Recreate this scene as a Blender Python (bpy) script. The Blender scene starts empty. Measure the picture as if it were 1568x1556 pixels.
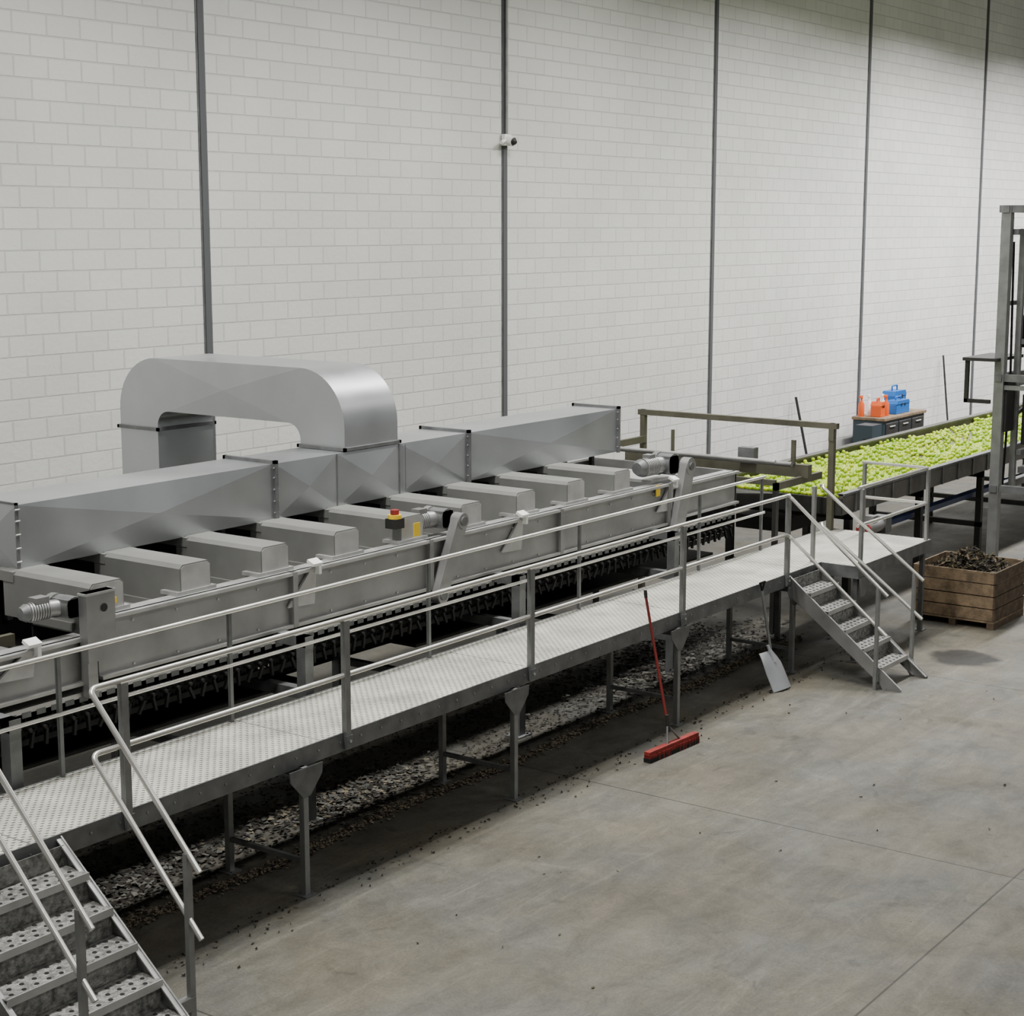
import bpy, bmesh, math, random
import numpy as np
from mathutils import Vector, Matrix
random.seed(7); np.random.seed(7)
C=bpy.context.scene.collection

# ------------------------------------------------------------- materials
def mat(name, col, rough=.5, metal=0., bump=None, var=None, varscale=3., spec=None, rvar=0):
    m=bpy.data.materials.new(name); m.use_nodes=True
    nt=m.node_tree; b=nt.nodes['Principled BSDF']
    b.inputs['Base Color'].default_value=(*col,1); b.inputs['Roughness'].default_value=rough
    b.inputs['Metallic'].default_value=metal
    if spec is not None: b.inputs['Specular IOR Level'].default_value=spec
    tc=nt.nodes.new('ShaderNodeTexCoord')
    if var or rvar:
        n=nt.nodes.new('ShaderNodeTexNoise'); n.inputs['Scale'].default_value=varscale; n.inputs['Detail'].default_value=6
        nt.links.new(tc.outputs['Object'],n.inputs['Vector'])
        if var:
            r=nt.nodes.new('ShaderNodeMapRange'); r.inputs[1].default_value=.3; r.inputs[2].default_value=.7
            r.inputs[3].default_value=1-var; r.inputs[4].default_value=1+var
            nt.links.new(n.outputs['Fac'],r.inputs[0])
            mx=nt.nodes.new('ShaderNodeVectorMath'); mx.operation='SCALE'
            mx.inputs[0].default_value=col; nt.links.new(r.outputs[0],mx.inputs['Scale'])
            nt.links.new(mx.outputs[0],b.inputs['Base Color'])
        if rvar:
            r=nt.nodes.new('ShaderNodeMapRange'); r.inputs[1].default_value=.3; r.inputs[2].default_value=.7
            r.inputs[3].default_value=rough-rvar; r.inputs[4].default_value=rough+rvar
            nt.links.new(n.outputs['Fac'],r.inputs[0]); nt.links.new(r.outputs[0],b.inputs['Roughness'])
    if bump:
        n=nt.nodes.new('ShaderNodeTexNoise'); n.inputs['Scale'].default_value=bump[0]; n.inputs['Detail'].default_value=4
        nt.links.new(tc.outputs['Object'],n.inputs['Vector'])
        bp=nt.nodes.new('ShaderNodeBump'); bp.inputs['Strength'].default_value=bump[1]; bp.inputs['Distance'].default_value=.02
        nt.links.new(n.outputs['Fac'],bp.inputs['Height']); nt.links.new(bp.outputs[0],b.inputs['Normal'])
    return m

M={}
M['steel']=mat('stainless_steel',(.33,.33,.325),.46,.72,var=.18,varscale=2.5,rvar=.08)
M['steel_lt']=mat('stainless_light',(.50,.50,.49),.44,.6,var=.14,varscale=5,rvar=.06)
M['duct']=mat('galvanised_duct',(.48,.50,.51),.37,.85,var=.09,varscale=1.2,rvar=.05)
M['galv']=mat('galvanised_dark',(.17,.175,.175),.55,.5,var=.25,varscale=6)
M['post']=mat('post_steel',(.27,.275,.27),.5,.6,var=.15,varscale=6)
M['rail']=mat('rail_tube',(.70,.69,.64),.28,.8,var=.1,varscale=4)
M['dark']=mat('dark_steel',(.025,.025,.023),.6,.2,var=.3)
M['black']=mat('matte_black',(.006,.006,.006),.85)  # bristles and small black parts, also sheets painting shade inside the machine
M['hood']=mat('hood_painted',(.215,.217,.205),.55,.25,var=.10)
M['white']=mat('white_plate',(.85,.85,.82),.5)
M['yellow']=mat('yellow_label',(.85,.58,.02),.5)
M['red']=mat('red_plastic',(.24,.02,.014),.75,var=.3,varscale=12)
M['redh']=mat('red_handle',(.18,.016,.013),.5)
M['blue']=mat('blue_plastic',(.01,.12,.42),.4)
M['orange']=mat('orange_plastic',(.72,.10,.008),.4)
M['teal']=mat('cabinet_dark',(.022,.04,.05),.45)
M['wood']=mat('weathered_wood',(.19,.135,.08),.8,var=.45,varscale=7,bump=(30,.3))
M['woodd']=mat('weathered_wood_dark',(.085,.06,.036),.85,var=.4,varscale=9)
M['trim']=mat('joint_grey',(.10,.105,.11),.6,.1)
M['oliv']=mat('olive_steel',(.11,.105,.075),.55,.3,var=.25)
M['rim']=mat('dirty_table_rim',(.115,.11,.098),.55,.4,var=.35,varscale=3)
M['debris']=mat('debris_flakes',(.15,.125,.085),.9,var=.5,varscale=8)
M['debrisg']=mat('debris_grey',(.075,.073,.062),.9,var=.6,varscale=8)
M['debrisd']=mat('debris_dark',(.014,.011,.007),.9,var=.4,varscale=8)
M['leaf']=mat('leaf_litter',(.06,.05,.018),.85,var=.5,varscale=8)
M['belt']=mat('wet_belt',(.16,.155,.10),.30,.1,var=.3,varscale=1.5)
M['beltb']=mat('blue_pipe',(.012,.025,.08),.5)
M['scoop']=mat('scoop_aluminium',(.62,.64,.67),.38,.5,var=.1)
M['ceil']=mat('ceiling_panel',(.30,.31,.32),.7,var=.05)
M['deck2']=mat('tread_plate',(.25,.25,.235),.5,.5,var=.6,varscale=22,bump=(60,.6))

def deckmat():
    m=mat('perforated_deck',(.64,.635,.56),.42,.40,var=.26,varscale=2.2)
    nt=m.node_tree;b=nt.nodes['Principled BSDF'];tc=[n for n in nt.nodes if n.type=='TEX_COORD'][0]
    mp=nt.nodes.new('ShaderNodeMapping'); mp.inputs['Scale'].default_value=(19,19,1); mp.inputs['Rotation'].default_value=(0,0,math.radians(45))
    nt.links.new(tc.outputs['Object'],mp.inputs['Vector'])
    v=nt.nodes.new('ShaderNodeTexVoronoi'); v.voronoi_dimensions='2D'; v.inputs['Scale'].default_value=1; v.inputs['Randomness'].default_value=.0
    nt.links.new(mp.outputs[0],v.inputs['Vector'])
    r=nt.nodes.new('ShaderNodeMapRange'); r.inputs[1].default_value=.20; r.inputs[2].default_value=.34; r.inputs[3].default_value=.32; r.inputs[4].default_value=1.05
    nt.links.new(v.outputs['Distance'],r.inputs[0])
    old=b.inputs['Base Color'].links[0].from_socket
    s=nt.nodes.new('ShaderNodeVectorMath'); s.operation='SCALE'
    nt.links.new(old,s.inputs[0]); nt.links.new(r.outputs[0],s.inputs['Scale']); nt.links.new(s.outputs[0],b.inputs['Base Color'])
    bp=nt.nodes.new('ShaderNodeBump'); bp.inputs['Strength'].default_value=.6; bp.inputs['Distance'].default_value=.012
    nt.links.new(r.outputs[0],bp.inputs['Height']); nt.links.new(bp.outputs[0],b.inputs['Normal'])
    return m
M['deck']=deckmat()

def wallmat():
    m=bpy.data.materials.new('painted_block_wall'); m.use_nodes=True; nt=m.node_tree; b=nt.nodes['Principled BSDF']; L=nt.links.new
    g=nt.nodes.new('ShaderNodeNewGeometry'); sp=nt.nodes.new('ShaderNodeSeparateXYZ'); L(g.outputs['Position'],sp.inputs[0])
    cb=nt.nodes.new('ShaderNodeCombineXYZ'); L(sp.outputs[0],cb.inputs[0]); L(sp.outputs[2],cb.inputs[1])
    def brick(c1,c2,mo,ms=.009):
        t=nt.nodes.new('ShaderNodeTexBrick'); t.offset=.5
        t.inputs['Scale'].default_value=1; t.inputs['Brick Width'].default_value=.5; t.inputs['Row Height'].default_value=.25
        t.inputs['Mortar Size'].default_value=ms; t.inputs['Mortar Smooth'].default_value=.3; t.inputs['Bias'].default_value=0
        t.inputs['Color1'].default_value=(*c1,1); t.inputs['Color2'].default_value=(*c2,1); t.inputs['Mortar'].default_value=(*mo,1)
        L(cb.outputs[0],t.inputs['Vector']); return t
    t=brick((.71,.71,.675),(.76,.76,.72),(.60,.60,.575))
    n=nt.nodes.new('ShaderNodeTexNoise'); n.inputs['Scale'].default_value=.35; n.inputs['Detail'].default_value=5; L(cb.outputs[0],n.inputs['Vector'])
    r=nt.nodes.new('ShaderNodeMapRange'); r.inputs[1].default_value=.3;r.inputs[2].default_value=.7;r.inputs[3].default_value=.90;r.inputs[4].default_value=1.05; L(n.outputs[0],r.inputs[0])
    s=nt.nodes.new('ShaderNodeVectorMath'); s.operation='SCALE'; L(t.outputs['Color'],s.inputs[0]); L(r.outputs[0],s.inputs['Scale']); L(s.outputs[0],b.inputs['Base Color'])
    h=brick((.58,.58,.58),(1,1,1),(.0,.0,.0),.012)
    n2=nt.nodes.new('ShaderNodeTexNoise'); n2.inputs['Scale'].default_value=14; L(cb.outputs[0],n2.inputs['Vector'])
    ad=nt.nodes.new('ShaderNodeMath'); ad.operation='MULTIPLY_ADD'; L(n2.outputs[0],ad.inputs[0]); ad.inputs[1].default_value=.3
    rb=nt.nodes.new('ShaderNodeRGBToBW'); L(h.outputs['Color'],rb.inputs[0]); L(rb.outputs[0],ad.inputs[2])
    bp=nt.nodes.new('ShaderNodeBump'); bp.inputs['Strength'].default_value=.75; bp.inputs['Distance'].default_value=.02; L(ad.outputs[0],bp.inputs['Height']); L(bp.outputs[0],b.inputs['Normal'])
    b.inputs['Roughness'].default_value=.55
    return m
M['wall']=wallmat()

def floormat():
    m=bpy.data.materials.new('worn_concrete'); m.use_nodes=True; nt=m.node_tree; b=nt.nodes['Principled BSDF']; L=nt.links.new
    g=nt.nodes.new('ShaderNodeNewGeometry'); P=g.outputs['Position']
    def noise(sc,det,rough=.6,dist=0,vec=P):
        n=nt.nodes.new('ShaderNodeTexNoise'); n.inputs['Scale'].default_value=sc; n.inputs['Detail'].default_value=det; n.inputs['Roughness'].default_value=rough; n.inputs['Distortion'].default_value=dist
        L(vec,n.inputs['Vector']); return n.outputs['Fac']
    def mr(x,a,c,d,e,clamp=True):
        r=nt.nodes.new('ShaderNodeMapRange'); r.inputs[1].default_value=a;r.inputs[2].default_value=c;r.inputs[3].default_value=d;r.inputs[4].default_value=e; L(x,r.inputs[0]); return r.outputs[0]
    def mul(a,c):
        k=nt.nodes.new('ShaderNodeMath');k.operation='MULTIPLY';L(a,k.inputs[0]);L(c,k.inputs[1]);return k.outputs[0]
    def mapped(sx,sy,rz):
        mp=nt.nodes.new('ShaderNodeMapping'); mp.inputs['Scale'].default_value=(sx,sy,1); mp.inputs['Rotation'].default_value=(0,0,rz); L(P,mp.inputs['Vector']); return mp.outputs[0]
    a=mr(noise(.35,8,.65,.6),.35,.65,.82,1.18)
    c=mr(noise(2.4,10,.85,.8),.35,.65,.76,1.24)
    d=mr(noise(1.,8,.7,1.2,mapped(.5,2.4,.5)),.38,.62,.86,1.14)
    sc=mr(noise(1.,10,.8,1.5,mapped(.35,3.5,-.35)),.55,.68,1.,1.4)
    sc2=mr(noise(1.,10,.8,2.5,mapped(1.2,.3,.2)),.58,.70,1.,1.28)
    fac=mul(mul(mul(a,c),mul(d,sc)),sc2)
    fac=mul(fac,mr(noise(3.1,4,.6,.6),.62,.70,1.,.74)); fac=mul(fac,mr(noise(.55,5,.7,1.5),.57,.68,1.,.78))
    fac=mul(fac,mr(noise(45,3,.6),.3,.7,.85,1.15))
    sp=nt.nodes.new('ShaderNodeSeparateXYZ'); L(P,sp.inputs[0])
    fac=mul(fac,mr(sp.outputs[1],8.6,10.2,1.,.55))  # shade under walkway and machine painted into the floor colour
    def joint(o,at,w=.012):
        k=nt.nodes.new('ShaderNodeMath');k.operation='SUBTRACT';L(o,k.inputs[0]);k.inputs[1].default_value=at
        k2=nt.nodes.new('ShaderNodeMath');k2.operation='ABSOLUTE';L(k.outputs[0],k2.inputs[0])
        return mr(k2.outputs[0],w*.5,w,.35,1.)
    for o,at in ((sp.outputs[0],13.8),(sp.outputs[1],4.68),(sp.outputs[0],7.9),(sp.outputs[0],19.7),(sp.outputs[0],25.6)):
        fac=mul(fac,joint(o,at))
    wn=nt.nodes.new('ShaderNodeTexNoise'); wn.inputs['Scale'].default_value=3; L(P,wn.inputs['Vector'])
    for (cx,cy,r0) in ((20.8,7.85,.55),(18.0,6.7,.25),(22.2,7.4,.35)):
        vm=nt.nodes.new('ShaderNodeVectorMath');vm.operation='SUBTRACT';L(P,vm.inputs[0]);vm.inputs[1].default_value=(cx,cy,0)
        ln=nt.nodes.new('ShaderNodeVectorMath');ln.operation='LENGTH';L(vm.outputs[0],ln.inputs[0])
        ws=nt.nodes.new('ShaderNodeMath');ws.operation='MULTIPLY_ADD';L(wn.outputs['Fac'],ws.inputs[0]);ws.inputs[1].default_value=.35;L(ln.outputs['Value'],ws.inputs[2])
        fac=mul(fac,mr(ws.outputs[0],r0-.02,r0+.12,.16 if r0>.5 else .7,1.))
    s=nt.nodes.new('ShaderNodeVectorMath'); s.operation='SCALE'
    ra=nt.nodes.new('ShaderNodeMix'); ra.data_type='RGBA'; ra.inputs[6].default_value=(.118,.116,.099,1); ra.inputs[7].default_value=(.128,.116,.088,1)
    L(mr(noise(.8,4),.4,.6,0,1),ra.inputs[0]); L(ra.outputs[2],s.inputs[0]); L(fac,s.inputs['Scale']); L(s.outputs[0],b.inputs['Base Color'])
    L(mr(noise(.9,6,.6,.5),.3,.7,.50,.72),b.inputs['Roughness']); b.inputs['Specular IOR Level'].default_value=.3
    bp=nt.nodes.new('ShaderNodeBump'); bp.inputs['Strength'].default_value=.15; bp.inputs['Distance'].default_value=.01; L(noise(12,6),bp.inputs['Height']); L(bp.outputs[0],b.inputs['Normal'])
    return m
M['floor']=floormat()
def applemat():
    m=bpy.data.materials.new('apple_green'); m.use_nodes=True; nt=m.node_tree; b=nt.nodes['Principled BSDF']
    g=nt.nodes.new('ShaderNodeNewGeometry'); r=nt.nodes.new('ShaderNodeValToRGB')
    r.color_ramp.elements[0].color=(.22,.40,.002,1); r.color_ramp.elements[1].color=(.50,.60,.01,1)
    nt.links.new(g.outputs['Random Per Island'],r.inputs[0]); nt.links.new(r.outputs[0],b.inputs['Base Color']); b.inputs['Roughness'].default_value=.4
    return m
M['apple']=applemat()

# ------------------------------------------------------------- mesh builder
class MB:
    def __init__(s,name): s.name=name; s.v=[]; s.f=[]; s.m=[]; s.sm=[]; s.mats=[]
    def mi(s,k):
        if k not in s.mats: s.mats.append(k)
        return s.mats.index(k)
    def add(s,vs,fs,k,smooth=False):
        o=len(s.v); s.v+= [tuple(v) for v in vs]; i=s.mi(k)
        for f in fs: s.f.append([o+a for a in f]); s.m.append(i); s.sm.append(smooth)
    def box(s,a,b,k,T=None):
        x0,y0,z0=[min(a[i],b[i]) for i in range(3)]; x1,y1,z1=[max(a[i],b[i]) for i in range(3)]
        vs=[(x0,y0,z0),(x1,y0,z0),(x1,y1,z0),(x0,y1,z0),(x0,y0,z1),(x1,y0,z1),(x1,y1,z1),(x0,y1,z1)]
        if T is not None: vs=[T@Vector(v) for v in vs]
        s.add(vs,[(0,3,2,1),(4,5,6,7),(0,1,5,4),(1,2,6,5),(2,3,7,6),(3,0,4,7)],k)
    def cbox(s,c,sz,k,rot=None):
        T=Matrix.Translation(c)
        if rot: 
            T=T@Matrix.Rotation(rot[2],4,'Z')@Matrix.Rotation(rot[1],4,'Y')@Matrix.Rotation(rot[0],4,'X')
        h=[q/2 for q in sz]; s.box((-h[0],-h[1],-h[2]),h,k,T)
    def beam(s,p,q,w,h,k,up=(0,0,1)):
        p=Vector(p);q=Vector(q);d=(q-p);L=d.length;d.normalize();u=Vector(up)
        if abs(d.dot(u))>.99:u=Vector((1,0,0))
        x=d.cross(u).normalized();z=x.cross(d)
        T=Matrix((( x.x,d.x,z.x,p.x),(x.y,d.y,z.y,p.y),(x.z,d.z,z.z,p.z),(0,0,0,1)))
        s.box((-w/2,0,-h/2),(w/2,L,h/2),k,T)
    def tube(s,pts,r,k,n=10,cap=True,smooth=True):
        pts=[Vector(p) for p in pts]; rs=r if isinstance(r,(list,tuple)) else [r]*len(pts)
        d0=(pts[1]-pts[0]).normalized(); u=Vector((0,0,1)) if abs(d0.z)<.9 else Vector((1,0,0))
        rings=[];a=d0.cross(u).normalized()
        for i,p in enumerate(pts):
            if i==0:d=d0
            elif i==len(pts)-1:d=(pts[i]-pts[i-1]).normalized()
            else:d=((pts[i+1]-p).normalized()+(p-pts[i-1]).normalized()).normalized()
            a=(a-d*a.dot(d)).normalized(); b=d.cross(a)
            rings.append([p+(a*math.cos(t*2*math.pi/n)+b*math.sin(t*2*math.pi/n))*rs[i] for t in range(n)])
        vs=[v for R in rings for v in R];fs=[]
        for i in range(len(pts)-1):
            for t in range(n):
                fs.append((i*n+t,i*n+(t+1)%n,(i+1)*n+(t+1)%n,(i+1)*n+t))
        s.add(vs,fs,k,smooth)
        if cap:
            s.add(rings[0],[tuple(range(n))[::-1]],k); s.add(rings[-1],[tuple(range(n))],k)
    def prism(s,prof,k,axis,a,b,smooth=False):
        def P(q,t): return (t,q[0],q[1]) if axis=='x' else ((q[0],t,q[1]) if axis=='y' else (q[0],q[1],t))
        n=len(prof); vs=[P(q,a) for q in prof]+[P(q,b) for q in prof]
        s.add(vs,[(i,(i+1)%n,n+(i+1)%n,n+i) for i in range(n)],k,smooth)
        s.add(vs,[tuple(range(n)),tuple(range(n,2*n))],k)
    def build(s,recalc=True,bevel=0,loc=None):
        me=bpy.data.meshes.new(s.name); me.from_pydata(s.v,[],s.f)
        for k in s.mats: me.materials.append(M[k])
        me.polygons.foreach_set('material_index',s.m); me.polygons.foreach_set('use_smooth',s.sm); me.update()
        if recalc:
            bm=bmesh.new(); bm.from_mesh(me); bmesh.ops.recalc_face_normals(bm,faces=bm.faces); bm.to_mesh(me); bm.free()
        o=bpy.data.objects.new(s.name,me); C.objects.link(o)
        if bevel:
            md=o.modifiers.new('bevel','BEVEL'); md.width=bevel; md.segments=1; md.limit_method='ANGLE'; md.angle_limit=math.radians(60)
        return o
def rounded(pts,rad,n=6):
    pts=[Vector(p) for p in pts]; out=[pts[0]]
    for i in range(1,len(pts)-1):
        p=pts[i];a=(pts[i-1]-p).normalized();b=(pts[i+1]-p).normalized()
        A=p+a*rad;B=p+b*rad
        for t in range(n+1):
            t/=n; out.append(A*(1-t)**2+p*2*t*(1-t)+B*t*t)
    out.append(pts[-1]); return out

# ------------------------------------------------------------- room
WY=16.6; CZ=13.0
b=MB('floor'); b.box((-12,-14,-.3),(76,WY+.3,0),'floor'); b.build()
b=MB('wall_back'); b.box((-12,WY,0),(76,WY+.3,CZ),'wall'); b.build()
b=MB('wall_right'); b.box((75.7,-14,0),(76,WY,CZ),'wall'); b.build()
b=MB('ceiling'); b.box((-12,-14,CZ),(76,WY+.3,CZ+.3),'ceil'); b.build()
i=1
for x in (8.9,15.96,22.62,29.5,36.5,43.6,50.6,57.6):
    b=MB('trim_%d'%i); i+=1
    b.box((x-.05,WY-.025,0),(x+.05,WY+.01,CZ),'trim')
    b.box((x-.075,WY-.012,0),(x+.075,WY+.01,CZ),'galv')
    b.build()
b=MB('wall_camera'); x=22.6
b.tube([(x+.02,WY-.05,12.4),(x+.02,WY-.05,7.0)],.025,'post',8)
b.box((x-.08,WY-.09,6.82),(x+.10,WY-.02,7.0),'white')
b.tube([(x,WY-.09,6.9),(x,WY-.2,6.88)],.075,'white',14); b.tube([(x,WY-.2,6.88),(x,WY-.25,6.86)],[.07,.03],'dark',14)
b.tube([(x-.05,WY-.08,6.9),(x-.22,WY-.12,6.86)],.03,'white',8)
b.build()

# ------------------------------------------------------------- ducting
DX0,DX1=9.2,18.88; DY0,DY1=12.0,12.68; DZ0,DZ1=2.59,3.16
b=MB('ventilation_duct')
def crease(p0,p1,p2,p3,n,k='duct',d=.045):
    ps=[Vector(p) for p in (p0,p1,p2,p3)]; c=sum(ps,Vector())/4+Vector(n)*d
    b.add(ps+[c],[(0,1,4),(1,2,4),(2,3,4),(3,0,4)],k)
secs=[DX0,12.4,13.35,14.38,15.63,DX1]
for x0,x1 in zip(secs[:-1],secs[1:]):
    crease((x0,DY0,DZ0),(x1,DY0,DZ0),(x1,DY0,DZ1),(x0,DY0,DZ1),(0,-1,0))
    crease((x0,DY1,DZ0),(x1,DY1,DZ0),(x1,DY1,DZ1),(x0,DY1,DZ1),(0,1,0))
    crease((x0,DY0,DZ1),(x1,DY0,DZ1),(x1,DY1,DZ1),(x0,DY1,DZ1),(0,0,1),'duct',.01)
    crease((x0,DY0,DZ0),(x1,DY0,DZ0),(x1,DY1,DZ0),(x0,DY1,DZ0),(0,0,-1),'duct',-.01)
crease((DX0,DY0,DZ0),(DX0,DY1,DZ0),(DX0,DY1,DZ1),(DX0,DY0,DZ1),(-1,0,0))
crease((DX1,DY0,DZ0),(DX1,DY1,DZ0),(DX1,DY1,DZ1),(DX1,DY0,DZ1),(1,0,0))
def flange(x,w=.022,e=.035):
    b.box((x-w,DY0-e,DZ0-.01),(x+w,DY0+.002,DZ1+e),'galv'); b.box((x-w,DY0-e,DZ1),(x+w,DY1+e,DZ1+e),'galv'); b.box((x-w,DY1,DZ0-.01),(x+w,DY1+e,DZ1+e),'galv')
    for z in (2.66,2.78,2.9,3.02,3.12): b.tube([(x-w-.012,DY0-.02,z),(x+w+.012,DY0-.02,z)],.009,'steel_lt',6)
for x in (12.4,15.63,DX1): flange(x)
flange(DX0,.012,.02)
b.box((14.37,DY0-.008,DZ0),(14.385,DY0+.01,DZ1),'galv'); b.box((13.34,DY0-.006,DZ0),(13.352,DY0+.01,DZ1),'galv')
AX0,AX1=13.5,14.38
def arc(cy,cz,r,a0,a1,n=12): return [(cy+r*math.cos(math.radians(a0+(a1-a0)*t/n)),cz+r*math.sin(math.radians(a0+(a1-a0)*t/n))) for t in range(n+1)]
ya,yb=12.02,15.56; th=.64; zt=4.03; ro=.62
outer=[(ya,3.19)]+arc(ya+ro,zt-ro,ro,180,90)+arc(yb-ro,zt-ro,ro,90,0)+[(yb,1.9)]
ri=.18
inner=[(ya+th,3.19)]+arc(ya+th+ri,3.42-ri,ri,180,90)+arc(yb-th-ri,3.42-ri,ri,90,0)+[(yb-th,1.9)]
n=len(outer)
for x,dd in ((AX0,-1),(AX1,1)):
    vs=[(x,y,z) for y,z in outer]+[(x,y,z) for y,z in inner]
    b.add(vs,[(i,i+1,n+i+1,n+i) for i in range(n-1) if i!=13],'duct')
    q=[Vector((x,*outer[13])),Vector((x,*outer[14])),Vector((x,*inner[14])),Vector((x,*inner[13]))]
    c=sum(q,Vector())/4+Vector((dd*.04,0,0)); b.add(q+[c],[(0,1,4),(1,2,4),(2,3,4),(3,0,4)],'duct')
for prof in (outer,inner):
    vs=[(AX0,y,z) for y,z in prof]+[(AX1,y,z) for y,z in prof]
    b.add(vs,[(i,i+1,n+i+1,n+i) for i in range(n-1)],'duct',True)
def ring(y0,y1,z,e=.03,h=.03):
    b.box((AX0-e,y0-e,z-h),(AX1+e,y0,z+h),'galv');b.box((AX0-e,y1,z-h),(AX1+e,y1+e,z+h),'galv')
    b.box((AX0-e,y0-e,z-h),(AX0,y1+e,z+h),'galv');b.box((AX1,y0-e,z-h),(AX1+e,y1+e,z+h),'galv')
ring(ya,ya+th,3.185,.03,.018); ring(yb-th,yb,3.2,.03,.02)
b.tube([(14.45,DY0-.03,3.15),(14.45,DY0-.03,2.62)],.006,'galv',6)
b.box((AX0-.15,yb-th-.2,0),(AX1+.15,yb+.2,1.9),'duct')
b.build()

# ------------------------------------------------------------- machine
b=MB('brush_conveyor_machine')
FY=10.9; BY=13.3
def panel(x0,x1,z0,z1):
    b.box((x0,FY,z0),(x1,FY+.03,z1),'steel'); b.box((x0,FY-.05,z1-.03),(x1,FY+.16,z1),'steel_lt'); b.box((x0,FY-.05,z0),(x1,FY,z0+.03),'steel_lt')
    b.box((x0,BY,z0),(x1,BY+.03,z1),'steel'); b.box((x0,BY-.1,z1-.03),(x1,BY+.05,z1),'steel_lt')
for x0,x1 in ((9.12,11.45),(11.47,13.5),(13.52,15.9),(15.92,18.3)): panel(x0,x1,1.80,2.33)
panel(18.35,20.15,1.84,2.28)
panel(4.0,9.0,1.80,2.2)
b.box((20.12,FY,1.8),(20.16,BY,2.28),'steel'); b.box((3.98,FY,1.8),(4.0,BY,2.2),'steel')
for x in (11.46,13.51,15.91,18.32): b.box((x-.03,FY-.055,1.8),(x+.03,FY-.0,2.33),'steel')
for x in np.arange(9.5,20,.5):
    b.tube([(x,FY-.012,2.24),(x,FY+.01,2.24)],.012,'steel_lt',6); b.tube([(x,FY-.012,1.86),(x,FY+.01,1.86)],.012,'steel_lt',6)
b.box((4,FY-.02,1.69),(20.1,FY+.02,1.735),'steel_lt'); b.box((4,FY+.1,1.69),(20.1,FY+.14,1.78),'dark')
for x in np.arange(4.1,20,.145): b.box((x,FY-.024,1.655),(x+.09,FY-.02,1.70),'galv')
b.box((9.1,FY+.16,2.16),(18.3,11.72,2.19),'hood'); b.box((9.1,11.72,1.8),(18.3,BY,1.82),'black'); b.box((9.1,11.71,1.8),(18.3,11.73,2.19),'black')  # black sheets paint the shade of the opening behind the grey plate
b.box((9.1,DY1-.05,1.8),(18.3,DY1-.02,2.6),'black')  # another black sheet painting shade below the duct
b.box((4.0,FY+.16,1.98),(8.95,BY,2.0),'dark')
b.box((18.3,FY+.16,2.0),(20.1,BY,2.02),'dark')
for i in range(9):
    x0=9.11+i*1.01; x1=x0+.37; y0=10.97; y1=13.1; z0=2.33; z1=2.6; c=.035
    b.prism([(x0,z0-.14),(x1,z0-.14),(x1,z1-c),(x1-c,z1),(x0+c,z1),(x0,z1-c)],'hood','y',y0,DY0+.1)
    b.prism([(x0+.012,z0),(x1-.012,z0),(x1-.012,z1-c),(x1-c-.01,z1-.012),(x0+c+.01,z1-.012),(x0+.012,z1-c)],'steel_lt','y',y0-.006,y0-.001)
    b.box((x0-.05,y0-.02,z0),(x1+.05,y0+.2,z0+.035),'steel_lt'); b.box((x0-.03,y0+.2,z0-.15),(x1+.2,DY0-.2,z0-.08),'hood')
    b.box((x0-.01,DY0-.05,2.5),(x1+.01,DY1-.1,DZ0),'hood')
for x in (9.5,12.2,15.4,18.5):
    b.box((x,DY1-.1,2.0),(x+.06,DY1-.04,2.6),'galv'); b.box((x,DY0+.15,1.8),(x+.06,DY0+.2,2.6),'dark')
x=4.3
while x<20.0:
    n=9; prof=[]
    ph=random.random()
    for t in range(n*2):
        r=.085 if t%2==0 else .05; a=(t+ph)*math.pi/n; prof.append((x+r*math.cos(a),1.55+r*math.sin(a)))
    b.prism(prof,'black','y',FY+.02,BY-.05)
    b.tube([(x,FY-.06,1.55),(x,FY+.02,1.55)],.018,'dark',6)
    b.cbox((x+.03,FY-.02,1.46),(.025,.03,.13),'dark',(0,random.uniform(-.6,.6),0))
    x+=.145
b.box((4.0,FY+.05,1.40),(20.0,FY+.09,1.45),'dark'); b.box((4.0,BY-.1,1.40),(20.0,BY-.06,1.5),'dark')
for x0,x1 in ((4.0,11.9),(13.6,20.0)):
    b.box((x0,FY+.25,1.12),(x1,BY-.1,1.15),'dark'); b.box((x0,BY-.06,.45),(x1,BY-.03,1.78),'dark')  # dark pan and back skirt added so the underside reads as shade
for x0,x1 in ((12.3,13.3),): b.box((x0,BY-.06,.8),(x1,BY-.03,1.78),'dark')  # short piece of the added dark skirt, same painted shade
for x in (4.65,7.95,11.26,14.65,17.93):
    for y in (10.56,13.2):
        b.box((x-.055,y-.055,0),(x+.055,y+.055,1.8),'galv'); b.box((x-.12,y-.1,0),(x+.12,y+.1,.015),'galv')
    b.box((x-.04,10.6,.42),(x+.04,13.2,.5),'galv'); b.box((x-.05,10.55,1.2),(x+.05,13.2,1.3),'galv')
    b.box((x-.055,10.5,1.7),(x+.055,FY,1.8),'galv')
    xs=x+.45; zt_=2.34 if x>9 else 2.22
    b.prism([(xs-.34,2.0),(xs+.02,1.98),(xs+.06,zt_),(xs-.0,zt_)],'steel_lt','y',FY-.04,FY-.015)
    b.cbox((xs+.0,FY-.07,zt_+.05),(.13,.09,.03),'white',(math.radians(25),0,0)); b.cbox((xs+.05,FY-.06,zt_-.01),(.035,.07,.12),'white')
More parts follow.
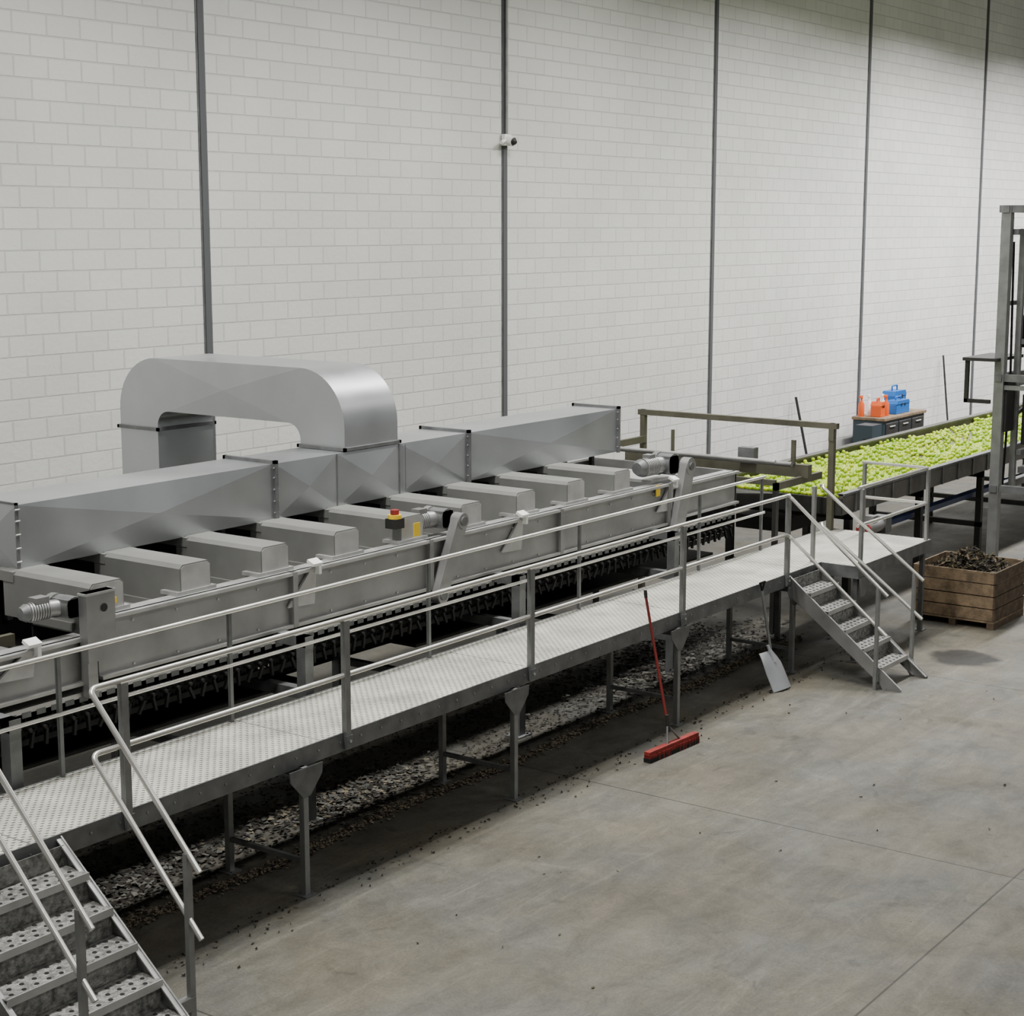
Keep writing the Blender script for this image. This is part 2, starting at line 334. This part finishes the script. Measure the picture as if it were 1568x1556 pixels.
def motor(x,z,top,bot,w=.3,rect=False,s=1.):
    if rect:
        b.box((top[0]-w/2,FY-.13,bot[1]),(top[0]+w/2,FY-.03,top[1]),'steel'); b.box((top[0]-w/2-.01,FY-.135,top[1]-.02),(top[0]+w/2+.01,FY-.03,top[1]),'steel_lt')
        b.tube([(top[0]+.03,FY-.136,top[1]-.14),(top[0]+.03,FY-.128,top[1]-.14)],.035,'dark',14)
        b.box((top[0]-w/2,FY-.12,bot[1]-.3),(top[0]-w/2+.1,FY-.03,bot[1]),'steel')
    else:
        b.beam((top[0],FY-.09,top[1]),(bot[0],FY-.09,bot[1]),w*.62,.10,'steel',up=(0,1,0))
        for q in (top,bot): b.tube([(q[0],FY-.15,q[1]),(q[0],FY-.03,q[1])],w*.31,'steel',18)
        b.tube([(top[0],FY-.165,top[1]),(top[0],FY-.15,top[1])],.05,'galv',16); b.tube([(bot[0],FY-.165,bot[1]),(bot[0],FY-.15,bot[1])],.05,'galv',16)
    b.cbox((x,FY+.1,z),(.18*s,.2,.18*s),'galv')
    b.tube([(x,FY+.0,z),(x,FY+.25,z)],.11*s,'galv',16)
    b.tube([(x-.02,FY+.2,z),(x-.02,FY+.27,z)],.12*s,'steel',16)
    b.tube([(x-.02,FY+.12,z),(x-.16*s,FY+.16,z)],.085*s,'steel',16)
    for k in range(8): b.tube([(x-(.17+k*.03)*s,FY+.165,z),(x-(.185+k*.03)*s,FY+.168,z)],.096*s,'steel',16)
    b.tube([(x-.16*s,FY+.165,z),(x-.42*s,FY+.18,z)],.085*s,'steel',16); b.tube([(x-.42*s,FY+.18,z),(x-.48*s,FY+.185,z)],[.09*s,.06*s],'galv',16)
    b.cbox((x-.27*s,FY+.17,z+.10*s),(.13,.11,.06),'steel')
motor(8.90,2.45,(9.06,2.58),(9.06,2.0),.30,True,.85)
motor(13.85,2.50,(13.93,2.48),(13.58,1.74),.28)
motor(18.5,2.55,(18.68,2.52),(18.42,1.70),.36,False,1.25)
b.box((18.2,FY+.16,2.33),(18.9,11.9,2.37),'steel_lt')
for x,z in ((13.25,2.40),(18.02,2.20)): b.box((x,FY-.03,z),(x+.1,FY-.022,z+.14),'yellow')
b.tube([(13.1,FY+.1,2.60),(13.1,FY+.1,2.64)],.07,'yellow',14); b.tube([(13.1,FY+.1,2.64),(13.1,FY+.1,2.69)],.045,'red',12)
b.box((13.03,FY+.03,2.5),(13.17,FY+.17,2.6),'dark')
b.box((9.35,10.955,2.40),(9.39,10.962,2.45),'yellow')
for y in (11.2,11.7,12.3): b.box((4,y,2.02),(8.9,y+.06,2.12),'oliv')
b.tube([(8.2,11.1,2.2),(8.2,13.2,2.2)],.05,'steel',12); b.box((8.3,11.1,2.05),(8.6,13.2,2.1),'steel')
b.tube([(7.2,11.1,2.15),(7.2,13.2,2.15)],.06,'steel',12)
b.build()

# ------------------------------------------------------------- gantry at end
b=MB('conveyor_gantry_frame'); X=21.9
for y in (10.33,13.45): b.box((X-.04,y-.04,0),(X+.04,y+.04,2.8),'oliv'); b.box((X-.1,y-.1,0),(X+.1,y+.1,.02),'oliv')
b.box((X-.045,10.25,2.72),(X+.045,13.53,2.80),'oliv')
b.box((X-.05,10.29,2.55),(X-.03,10.37,2.72),'oliv')
b.box((20.5,13.4,2.3),(21.9,13.46,2.4),'oliv'); b.box((20.5,10.5,2.06),(20.56,13.4,2.14),'oliv')
b.box((21.3,10.4,2.08),(21.42,13.4,2.26),'oliv'); b.tube([(21.0,10.5,2.3),(21.0,13.4,2.3)],.035,'steel',10); b.tube([(20.7,10.6,2.36),(20.7,13.4,2.36)],.025,'steel_lt',10)
for y in (10.5,13.4): b.box((20.5,y-.03,2.0),(21.9,y+.03,2.1),'oliv'); b.box((20.5,y-.03,0),(20.58,y+.03,2.1),'dark')
b.box((21.28,10.6,2.26),(21.32,10.66,2.6),'oliv'); b.box((21.35,12.6,2.26),(21.39,12.64,2.6),'oliv')
b.box((21.2,11.2,2.26),(21.34,11.45,2.45),'galv')
b.prism([(20.2,1.95),(20.25,1.95),(21.7,1.76),(21.7,1.72)],'dark','y',11.0,13.2)
b.build()

# ------------------------------------------------------------- sorting table with apples
TX0,TX1,TY0,TY1,TZ=22.0,41.0,10.25,12.2,1.70
b=MB('sorting_table')
b.box((TX0,TY0,TZ-.06),(TX1,TY1,TZ),'belt')
b.box((TX0,TY0-.06,TZ-.22),(TX1,TY0,TZ+.08),'rim'); b.box((TX0,TY0-.09,TZ+.06),(TX1,TY0+.02,TZ+.09),'galv')
b.box((TX0,TY1,TZ-.2),(TX1,TY1+.08,TZ+.13),'rim'); b.box((TX0,TY1-.02,TZ+.12),(TX1,TY1+.12,TZ+.15),'rim')
b.box((TX0-.04,TY0-.06,TZ-.22),(TX0,TY1+.08,TZ+.02),'dark')
b.box((TX1,TY0-.06,TZ-.22),(TX1+.05,TY1+.08,TZ+.2),'rim')
for x in np.arange(22.4,41,2.6):
    for y in (TY0,TY1-.02): b.box((x,y,0),(x+.1,y+.1,TZ-.06),'dark')
    b.box((x,TY0,.5),(x+.08,TY1,.58),'dark'); b.box((x,TY0,1.35),(x+.08,TY1,1.5),'dark')
b.box((TX0+1.8,TY0+.15,1.0),(TX1,TY0+.3,1.08),'beltb'); b.box((TX0+.2,TY0+.9,1.1),(TX1,TY1-.2,1.3),'dark')
for x in np.arange(22.4,40,.65): b.box((x,TY0-.08,TZ-.22),(x+.04,TY0-.06,TZ+.06),'galv')
b.tube([(22.35,10.0,1.25),(22.85,10.0,1.25)],.10,'steel',16); b.tube([(22.3,10.0,1.25),(22.35,10.0,1.25)],.11,'red',16)
b.cbox((22.95,10.0,1.25),(.2,.22,.24),'galv'); b.box((22.5,9.93,1.32),(22.65,10.07,1.42),'steel'); b.box((22.3,9.95,1.1),(23.1,10.3,1.14),'galv')
b.build()
bm=bmesh.new(); bmesh.ops.create_icosphere(bm,subdivisions=2,radius=1)
sv=np.array([v.co[:] for v in bm.verts]); sf=np.array([[v.index for v in f.verts] for f in bm.faces]); bm.free()
rr=np.hypot(sv[:,0],sv[:,1]); sv[:,2]=sv[:,2]*.96-np.sign(sv[:,2])*np.clip(.3-rr,0,1)*.25
pos=[]
yy=TY0+.05; d=.072; row=0
from mathutils import noise as mn
while yy<TY1-.04:
    xx=TX0+.05+(row%2)*d/2
    while xx<TX1-.1:
        dens=.99 if xx<28 else .92
        nz=mn.noise(Vector((xx*.45,yy*1.2,3.1)))
        if xx>26.5 and nz>.15: dens=.15
        if xx>29 and yy>11.3 and nz>.0: dens=.3
        if random.random()<dens:
            pos.append((xx+random.uniform(-.01,.01),yy+random.uniform(-.01,.01),TZ+.033,.0325+random.uniform(-.003,.002)))
            if dens>.9 and random.random()<.22: pos.append((xx+.033,yy+.02,TZ+.033+.052,.033))
        xx+=d
    yy+=d*.88; row+=1
pos=np.array(pos); N=len(pos); 
ang=np.random.rand(N,3)*6.28
V=np.empty((N,len(sv),3))
for i in range(N):
    R=np.array(Matrix.Rotation(ang[i,0],3,'Z')@Matrix.Rotation(ang[i,1]*.2,3,'X'))
    V[i]=sv@R.T*pos[i,3]+pos[i,:3]
F=(sf[None]+(np.arange(N)*len(sv))[:,None,None]).reshape(-1,3)
me=bpy.data.meshes.new('apples'); V=V.reshape(-1,3)
me.vertices.add(len(V)); me.vertices.foreach_set('co',V.ravel()); me.loops.add(len(F)*3); me.loops.foreach_set('vertex_index',F.ravel().astype(np.int32))
me.polygons.add(len(F)); me.polygons.foreach_set('loop_start',(np.arange(len(F))*3).astype(np.int32)); me.polygons.foreach_set('loop_total',np.full(len(F),3,dtype=np.int32))
me.update(calc_edges=True); me.validate(); me.polygons.foreach_set('use_smooth',[True]*len(F)); me.materials.append(M['apple'])
o=bpy.data.objects.new('apples',me); C.objects.link(o)

# ------------------------------------------------------------- walkway
b=MB('elevated_walkway'); WZ=1.27; WF,WB=9.40,10.42
def deck(x0,x1,y0,y1,front=True):
    b.box((x0,y0,WZ-.012),(x1,y1,WZ),'deck')
    b.box((x0,y0-.012,WZ-.16),(x1,y0,WZ+.004),'galv'); b.box((x0,y0,WZ-.16),(x1,y0+.06,WZ-.148),'galv'); b.box((x0,y1,WZ-.16),(x1,y1+.012,WZ+.004),'galv')
deck(3.0,19.7,WF,WB); deck(19.7,22.05,8.88,WB)
b.box((22.05,8.87,WZ-.16),(22.062,WB,WZ),'galv'); b.box((19.69,8.87,WZ-.16),(19.702,WF,WZ),'galv')
for x in np.arange(3.2,22,1.0): b.box((x,WF+.01,WZ-.13),(x+.05,WB,WZ-.013),'dark')
for x in np.arange(4.2,22,3.0): b.box((x-.005,WF,WZ-.001),(x+.005,WB,WZ+.001),'galv')
for x in np.arange(3.4,19.6,.27): b.tube([(x,WF-.02,WZ-.07),(x,WF-.01,WZ-.07)],.010,'steel',6)
legs=[3.95,6.6,9.93,12.91,16.02,18.85]
for x in legs:
    yf=9.36
    for y in (yf,10.25):
        b.box((x-.028,y-.028,0),(x+.028,y+.028,WZ-.15),'post'); b.box((x-.07,y-.07,0),(x+.07,y+.07,.012),'galv'); 
    b.box((x-.02,yf,.28),(x+.02,10.25,.32),'galv'); b.box((x-.03,yf,WZ-.24),(x+.03,WB,WZ-.15),'galv')
    b.prism([(x-.2,WZ-.15),(x+.2,WZ-.15),(x+.19,WZ-.24),(x+.045,WZ-.40),(x-.045,WZ-.40),(x-.19,WZ-.24)],'galv','y',yf-.04,yf-.03)
for x,y in ((21.95,8.95),(21.95,10.3),(19.8,8.95),(20.3,10.3)): 
    b.box((x-.03,y-.03,0),(x+.03,y+.03,WZ-.15),'galv'); b.box((x-.07,y-.07,0),(x+.07,y+.07,.012),'galv')
b.prism([(19.75,WZ-.15),(20.1,WZ-.15),(19.85,WZ-.4),(19.75,WZ-.4)],'galv','y',8.85,8.86)
PY=9.37; RZ=2.27; MZ=1.78
def post(x,y,top=RZ-.02,w=.062):
    b.box((x-w/2,y-.006,WZ-.14),(x+w/2,y+.0,top),'post'); b.box((x-w/2,y-.0,WZ-.14),(x-w/2+.008,y+.045,top),'galv')
    b.box((x-w/2-.008,y-.02,WZ-.12),(x+w/2+.008,y,WZ-.02),'galv'); b.tube([(x,y-.03,WZ-.07),(x,y,WZ-.07)],.015,'steel_lt',6)
for x in (3.3,6.55,8.06,10.5,13.22,16.15,18.7): post(x,PY-.01)
def rail(b,pts,r=.022,k='rail',rad=.07): b.tube(rounded(pts,rad) if len(pts)>2 else pts,r,k,12)
ry=PY+.01
for z in (RZ,MZ):
    rail(b,[(18.72,ry,z),(7.83,ry,z)])
    rail(b,[(3.0,ry,z),(6.60,ry,z)])
for z,r in ((RZ-.01,.021),(MZ,.017)): rail(b,[(3.0,WB-.03,z),(20.0,WB-.03,z)],r)
for x in (3.5,5.8,8.3,10.15,12.9,15.6,18.3,19.95): b.box((x-.018,WB-.03,WZ-.1),(x+.018,WB+.0,RZ-.03),'galv')
for z in (RZ,MZ):
    rail(b,[(19.75,8.93,z),(22.0,8.93,z),(22.0,9.9,z)])
for x,y in ((19.8,8.9),(21.98,8.92),(21.98,9.86),(19.66,9.5)): b.box((x-.03,y-.02,WZ-.1),(x+.03,y+.02,RZ-.02),'post')
b.build()

# ------------------------------------------------------------- stairs
def stairs(xl,xr,rails):
    b=MB('metal_staircase'); y0=9.385; y1=8.02
    for x in (xl,xr):
        h=.19; s_=.012
        b.prism([(y0,WZ-.01),(y0,WZ-.01-h*1.25),(y1+.02,0.0),(y1-.17,0.0),(y1-.17,.03)],'steel','x',x-s_/2,x+s_/2)
        sgn=1 if x==xl else -1
        p=Vector((x+sgn*.02,y0,WZ-.03)); q=Vector((x+sgn*.02,y1-.16,.02)); b.beam(p,q,.045,.012,'steel_lt')
        b.beam(p+Vector((0,0,-.225)),q+Vector((0,.17,0)),.045,.012,'steel')
    for i in range(5):
        z=WZ-.2*(i+1)-.01; y=y0-.06-.24*i-.12
        b.box((xl+.02,y-.13,z-.01),(xr-.02,y+.13,z),'deck2')
        b.box((xl+.02,y-.135,z-.05),(xr-.02,y-.125,z+.006),'steel_lt'); b.box((xl+.02,y+.125,z-.04),(xr-.02,y+.135,z),'steel')
        nk=int((xr-xl)/.11)
        for k in range(nk):
            for j in range(3):
                xx=xl+.09+(xr-xl-.18)*(k+.5*(j%2)*.8)/(nk-1+.4); yy=y-.08+j*.075
                b.tube([(xx,yy,z-.002),(xx,yy,z+.004)],[.020,.015],'black' ,8)
        b.box((xl+.02,y+.128,z),(xr-.02,y+.134,z+.15),'deck2')
    for x,pts in rails:
        for p in pts: rail(b,p)
        sg=-1 if x<xl+.3 else 1
        e=pts[0][0]; f=pts[0][1]; yy=e[1]+.12; zz=e[2]+(f[2]-e[2])*.12/(f[1]-e[1])
        xe=xl if abs(x-xl)<abs(x-xr) else xr
        b.box((x-.025,yy-.02,0 if (sg<0 or xl<10) else .1),(x+.025,yy+.02,zz-.01),'post')
        b.box((min(x,xe)-.01,yy-.03,.1),(max(x,xe)+.01,yy+.03,.2),'post')
    for x in (xl,xr): b.beam((x,8.17,.2),(x,8.05,.0),.03,.05,'steel')
    return b
def lr(x,ya,yb,dz,xin): return (x,[[(x,ya,z-dz),(x,yb,z),(xin,yb,z)] for z in (RZ,MZ)])
stairs(6.32,7.45,[lr(6.72,8.2,9.36,1.16,6.55),lr(7.75,8.30,9.38,1.13,7.9)]).build()
stairs(18.76,19.58,[lr(18.70,8.04,9.38,1.10,18.6),lr(19.64,7.98,9.40,1.06,19.64001)]).build()

# ------------------------------------------------------------- crate
b=MB('wooden_crate'); x0,x1,y0,y1=22.5,23.7,8.1,9.3; zb=.11
for i in range(4):
    z=zb+.012+i*.175; h=.16
    b.box((x0,y0+.02,z),(x0+.022,y1-.02,z+h),'wood'); b.box((x1-.022,y0+.02,z),(x1,y1-.02,z+h),'wood')
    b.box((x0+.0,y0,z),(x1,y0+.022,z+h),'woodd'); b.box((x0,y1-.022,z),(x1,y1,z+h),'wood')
for x in (x0+.03,x1-.1,): 
    for y in (y0+.025,y1-.1): b.box((x,y,0),(x+.07,y+.07,zb+.7),'woodd')
for y in (y0,(y0+y1)/2-.05,y1-.1): b.box((x0,y,0),(x1,y+.1,.09),'woodd')
b.box((x0,y0,.09),(x1,y1,.115),'wood')
b.box((x0+.02,y0+.02,.115),(x1-.02,y1-.02,.6),'debrisd')
for i in range(1400):
    x=random.uniform(x0+.06,x1-.06);y=random.uniform(y0+.06,y1-.06); r=1-max(abs(x-(x0+x1)/2),abs(y-(y0+y1)/2))/.6
    z=.66+.40*r*random.uniform(.5,1); 
    b.cbox((x,y,z),(random.uniform(.03,.10),random.uniform(.012,.04),.006),random.choice(['debrisd','debrisd','woodd','leaf']),(random.uniform(-.8,.8),random.uniform(-.8,.8),random.uniform(0,3)))
b.build()

# ------------------------------------------------------------- broom & shovel
b=MB('push_broom')
T=Matrix.Translation((15.12,8.88,0))@Matrix.Rotation(math.radians(-3),4,'Z')
b.box((-.47,-.035,.075),(.47,.035,.115),'red',T)
for i in range(94):
    x=-.465+i*.01; 
    b.box((x,-.04+random.uniform(-.008,0),0),(x+.007,.04,.078),'red' if i%7 else 'redh',T)
b.box((-.47,-.046,.0),(.47,.042,.045),'black',T)
b.tube([(15.02,8.88,.11),(15.1,8.93,.28)],.012,'galv',8);b.tube([(15.28,8.88,.11),(15.12,8.93,.28)],.012,'galv',8); b.tube([(15.12,8.92,.22),(15.12,8.95,.4)],.022,'dark',10)
b.tube([(15.12,8.93,.25),(15.28,9.33,1.62)],.015,'redh',10); b.tube([(15.278,9.325,1.6),(15.285,9.34,1.68)],.019,'dark',10)
b.build()
b=MB('scoop_shovel')
base=Vector((18.03,9.02,.012)); up=Vector((-.05,.17,.42)).normalized(); side=Vector((1,-.1,0)).normalized(); nrm=side.cross(up)
vs=[];fs=[];nu,nv=8,6
for j in range(nv+1):
    for i_ in range(nu+1):
        u=i_/nu*2-1; v=j/nv; w=.19*(1-.3*max(0,v-.6)/.4)
        vs.append(base+side*u*w+up*v*.50+nrm*(-.05*u*u-.03*max(0,v-.75)*4))
for j in range(nv):
    for i_ in range(nu): a=j*(nu+1)+i_; fs.append((a,a+1,a+nu+2,a+nu+1))
mz=min(v.z for v in vs); vs=[v-Vector((0,0,mz-.003)) for v in vs]
b.add(vs,fs,'scoop',True); b.add([v+nrm*.006 for v in vs],fs,'scoop',True)
top=base+up*.48; b.tube([top-up*.12,top+up*.1],[.03,.022],'scoop',10)
he=Vector((17.98,9.34,1.2)); b.tube([top,he],.018,'post',10)
b.tube([he,he+Vector((-.05,.0,.1))],.012,'black',8);b.tube([he,he+Vector((.06,.0,.1))],.012,'black',8);b.tube([he+Vector((-.06,0,.1)),he+Vector((.07,0,.1))],.015,'black',8)
b.build()

# ------------------------------------------------------------- tower frame
b=MB('bin_tipper_tower')
def sq(p,q,w=.09,k='galv'): b.beam(p,q,w,w,k)
xs=(25.95,27.9); ys=(7.6,9.42)
for x in xs:
    for y in ys: sq((x,y,0),(x,y,5.85),.15,'post'); b.box((x-.12,y-.12,0),(x+.12,y+.12,.02),'galv')
for z in (5.8,3.2,1.45,):
    for x in xs: sq((x,ys[0],z),(x,ys[1]+(.12 if z>5 else 0),z),.11)
    for y in ys: sq((xs[0]-.1,y,z),(xs[1],y,z),.11)
sq((26.35,9.3,1.4),(26.35,9.3,5.5),.09,'post'); sq((26.0,9.3,5.45),(27.9,9.3,5.45),.09); sq((26.65,9.2,2.3),(26.65,9.2,4.4),.10)
sq((26.0,9.42,4.35),(27.9,9.42,4.35),.07); sq((26.35,9.3,2.6),(27.9,9.3,2.9),.06)
sq((26.3,9.2,3.75),(27.9,9.2,3.75),.08); sq((26.3,9.2,2.0),(27.9,9.2,2.0),.08); sq((26.9,9.1,1.4),(26.9,9.1,5.6),.08,'dark')
sq((26.0,9.42,3.05),(27.9,9.42,3.05),.07,'post'); sq((25.95,7.6,3.05),(25.95,9.42,3.05),.07,'post')
b.box((25.7,9.4,3.46),(26.9,9.95,3.51),'dark'); b.box((25.74,9.86,2.8),(25.80,9.92,3.46),'dark'); b.box((25.74,9.5,2.8),(25.80,9.92,2.86),'dark')
b.box((25.95,9.3,2.35),(26.3,9.36,3.2),'dark')
b.cbox((26.7,9.1,2.5),(.35,.3,.8),'dark'); b.cbox((26.7,9.0,1.7),(.5,.5,.1),'galv'); b.cbox((26.55,9.25,3.9),(.25,.2,.5),'dark')
b.tube([(26.1,9.36,1.5),(26.15,9.33,3.1),(26.1,9.36,5.3)],.02,'black',8)
b.build()

# ------------------------------------------------------------- workbench with boxes
b=MB('tool_workbench'); x0,x1,y0,y1=35.6,37.9,15.55,16.3
b.box((x0,y0,.12),(x1,y1,1.2),'teal'); b.box((x0-.04,y0-.04,1.2),(x1+.04,y1+.02,1.27),'wood')
for i in range(3):
    for j in range(3): 
        xa=x0+.08+i*.74; za=.2+j*.33; b.box((xa,y0-.02,za),(xa+.68,y0,za+.28),'dark'); b.box((xa+.2,y0-.045,za+.18),(xa+.48,y0-.02,za+.21),'steel_lt')
for x in (x0+.1,x1-.2):
    for y in (y0+.05,y1-.15): b.box((x,y,0),(x+.1,y+.1,.12),'dark')
b.build(bevel=.01)
def toolbox(x,y,z,w,d,h,k):
    b=MB('toolbox'); b.box((x,y,z),(x+w,y+d,z+h*.62),k); b.prism([(x+.0,z+h*.62),(x+w,z+h*.62),(x+w-.06,z+h*.85),(x+.06,z+h*.85)],k,'y',y-.01,y+d+.01)
    b.box((x+w*.35,y-.02,z+h*.5),(x+w*.42,y,z+h*.7),'dark'); b.box((x+w*.6,y-.02,z+h*.5),(x+w*.67,y,z+h*.7),'dark')
    b.tube(rounded([(x+w*.3,y+d/2,z+h*.8),(x+w*.3,y+d/2,z+h*1.05),(x+w*.7,y+d/2,z+h*1.05),(x+w*.7,y+d/2,z+h*.8)],.03),.02,k,8)
    b.build(bevel=.01)
toolbox(36.5,15.65,1.27,.75,.25,.36,'blue'); toolbox(37.05,15.95,1.27,.7,.3,.55,'blue'); toolbox(35.75,15.7,1.27,.25,.25,.4,'orange')
for i,(x,y,k) in enumerate(((36.15,15.75,'orange'),(36.3,15.9,'white'),(35.7,16.15,'orange'),(36.0,16.1,'white'))):
    b=MB('spray_bottle'); b.tube([(x,y,1.27),(x,y,1.55),(x,y,1.62),(x,y,1.7)],[.07,.07,.025,.025],k,12); b.cbox((x-.04,y,1.72),(.12,.05,.05),k); b.build()
b=MB('equipment_stand')
b.box((34.6,15.4,0),(35.2,15.9,.05),'dark'); b.box((34.85,15.6,.05),(34.95,15.7,1.0),'dark'); b.cbox((34.9,15.6,1.05),(.5,.4,.3),'teal'); b.build()
b=MB('leaning_pole'); b.tube([(33.2,16.1,0),(33.1,16.5,1.9)],.03,'dark',8); b.build()
b=MB('leaning_pole'); b.tube([(41.2,16.2,0),(41.3,16.5,2.3)],.025,'dark',8); b.build()

# ------------------------------------------------------------- debris
b=MB('leaf_debris')
def flake(x,y,k,s=1,z=.004):
    a=random.uniform(0,3.14);w=random.uniform(.008,.026)*s;h=random.uniform(.005,.014)*s
    ca,sa=math.cos(a),math.sin(a); t=random.uniform(0,.02)
    vs=[(x+ca*p*w-sa*q*h,y+sa*p*w+ca*q*h,z+(t if p*q>0 else 0)) for p,q in ((-1,-1),(1,-1),(1,1),(-1,1))]
    b.add(vs,[(0,1,2,3)],k)
for i in range(14000):
    x=random.uniform(6,20.5)
    q=random.random()
    clump=mn.noise(Vector((x*1.3,2.2,.5)))
    if q<.45:
        if random.random()<.35 and clump<0: continue
        y=random.gauss(10.06,.045+.03*max(0,clump))+.04*math.sin(x*1.7); k='debris' if random.random()<.75 else 'debrisd'
    else: y=random.uniform(10.2,12.4); k='debrisg' if random.random()<.2 else 'debrisd'
    flake(x,y,k,.85 if q<.45 else 1.,.004+random.uniform(0,.015))
for i in range(420): flake(random.uniform(7.5,21),9.4-abs(random.gauss(0,.2)),random.choice(['debrisd','leaf','debrisd']),.7)
for i in range(36): flake(random.uniform(8,20),random.uniform(5,9),random.choice(['debrisd','leaf']),.7)
for i in range(1300): flake(random.gauss(18.3,1.1),random.gauss(10.9,.4),random.choice(['debrisd','debrisd','debrisd','debrisg']),2,.01+random.uniform(0,.05))
for i in range(1000): flake(random.gauss(11.9,.7),random.gauss(10.75,.22),random.choice(['debrisg','debrisg','debris','debrisd','debrisd']),1.8,.01+random.uniform(0,.03))
for i in range(700): flake(random.gauss(9.2,.5),random.gauss(10.8,.2),random.choice(['debrisg','debrisd','debrisd']),1.8,.01+random.uniform(0,.03))
b.build(recalc=False)

# ------------------------------------------------------------- lights
def area(x,y,z,sx,sy,p,col=(1,.97,.92),spread=180):
    l=bpy.data.lights.new('hall_and_fill_light','AREA'); l.shape='RECTANGLE'; l.size=sx; l.size_y=sy; l.energy=p; l.color=col; l.spread=math.radians(spread)
    o=bpy.data.objects.new('hall_and_fill_light',l); o.location=(x,y,z); C.objects.link(o)
for x,p in ((4,660),(11,720),(18,740),(25,780),(32,1050),(39,1900),(46,2000),(54,1500)): area(x,10.6,11.9,4.,1.0,p,(1,.985,.955) if x<30 else (1,.985,.99),144)
for x in (4,14,24,34,44): area(x,1.0,11.6,4.,.6,320,(1,.98,.95))  # added fill row in front, softens shadows; no known fixtures there
w=bpy.data.worlds.new('w'); bpy.context.scene.world=w; w.use_nodes=True
w.node_tree.nodes['Background'].inputs[0].default_value=(.95,.97,1,1); w.node_tree.nodes['Background'].inputs[1].default_value=.22

# ------------------------------------------------------------- camera
cam=bpy.data.cameras.new('camera'); co=bpy.data.objects.new('camera',cam); C.objects.link(co)
al=math.atan(1916/2636); thp=math.atan(433/2600)
co.location=(0,0,5.55); co.rotation_euler=(math.pi/2-thp,0,al-math.pi/2)
cam.sensor_width=36; cam.lens=36*2600/1568; cam.clip_end=300
bpy.context.scene.camera=co
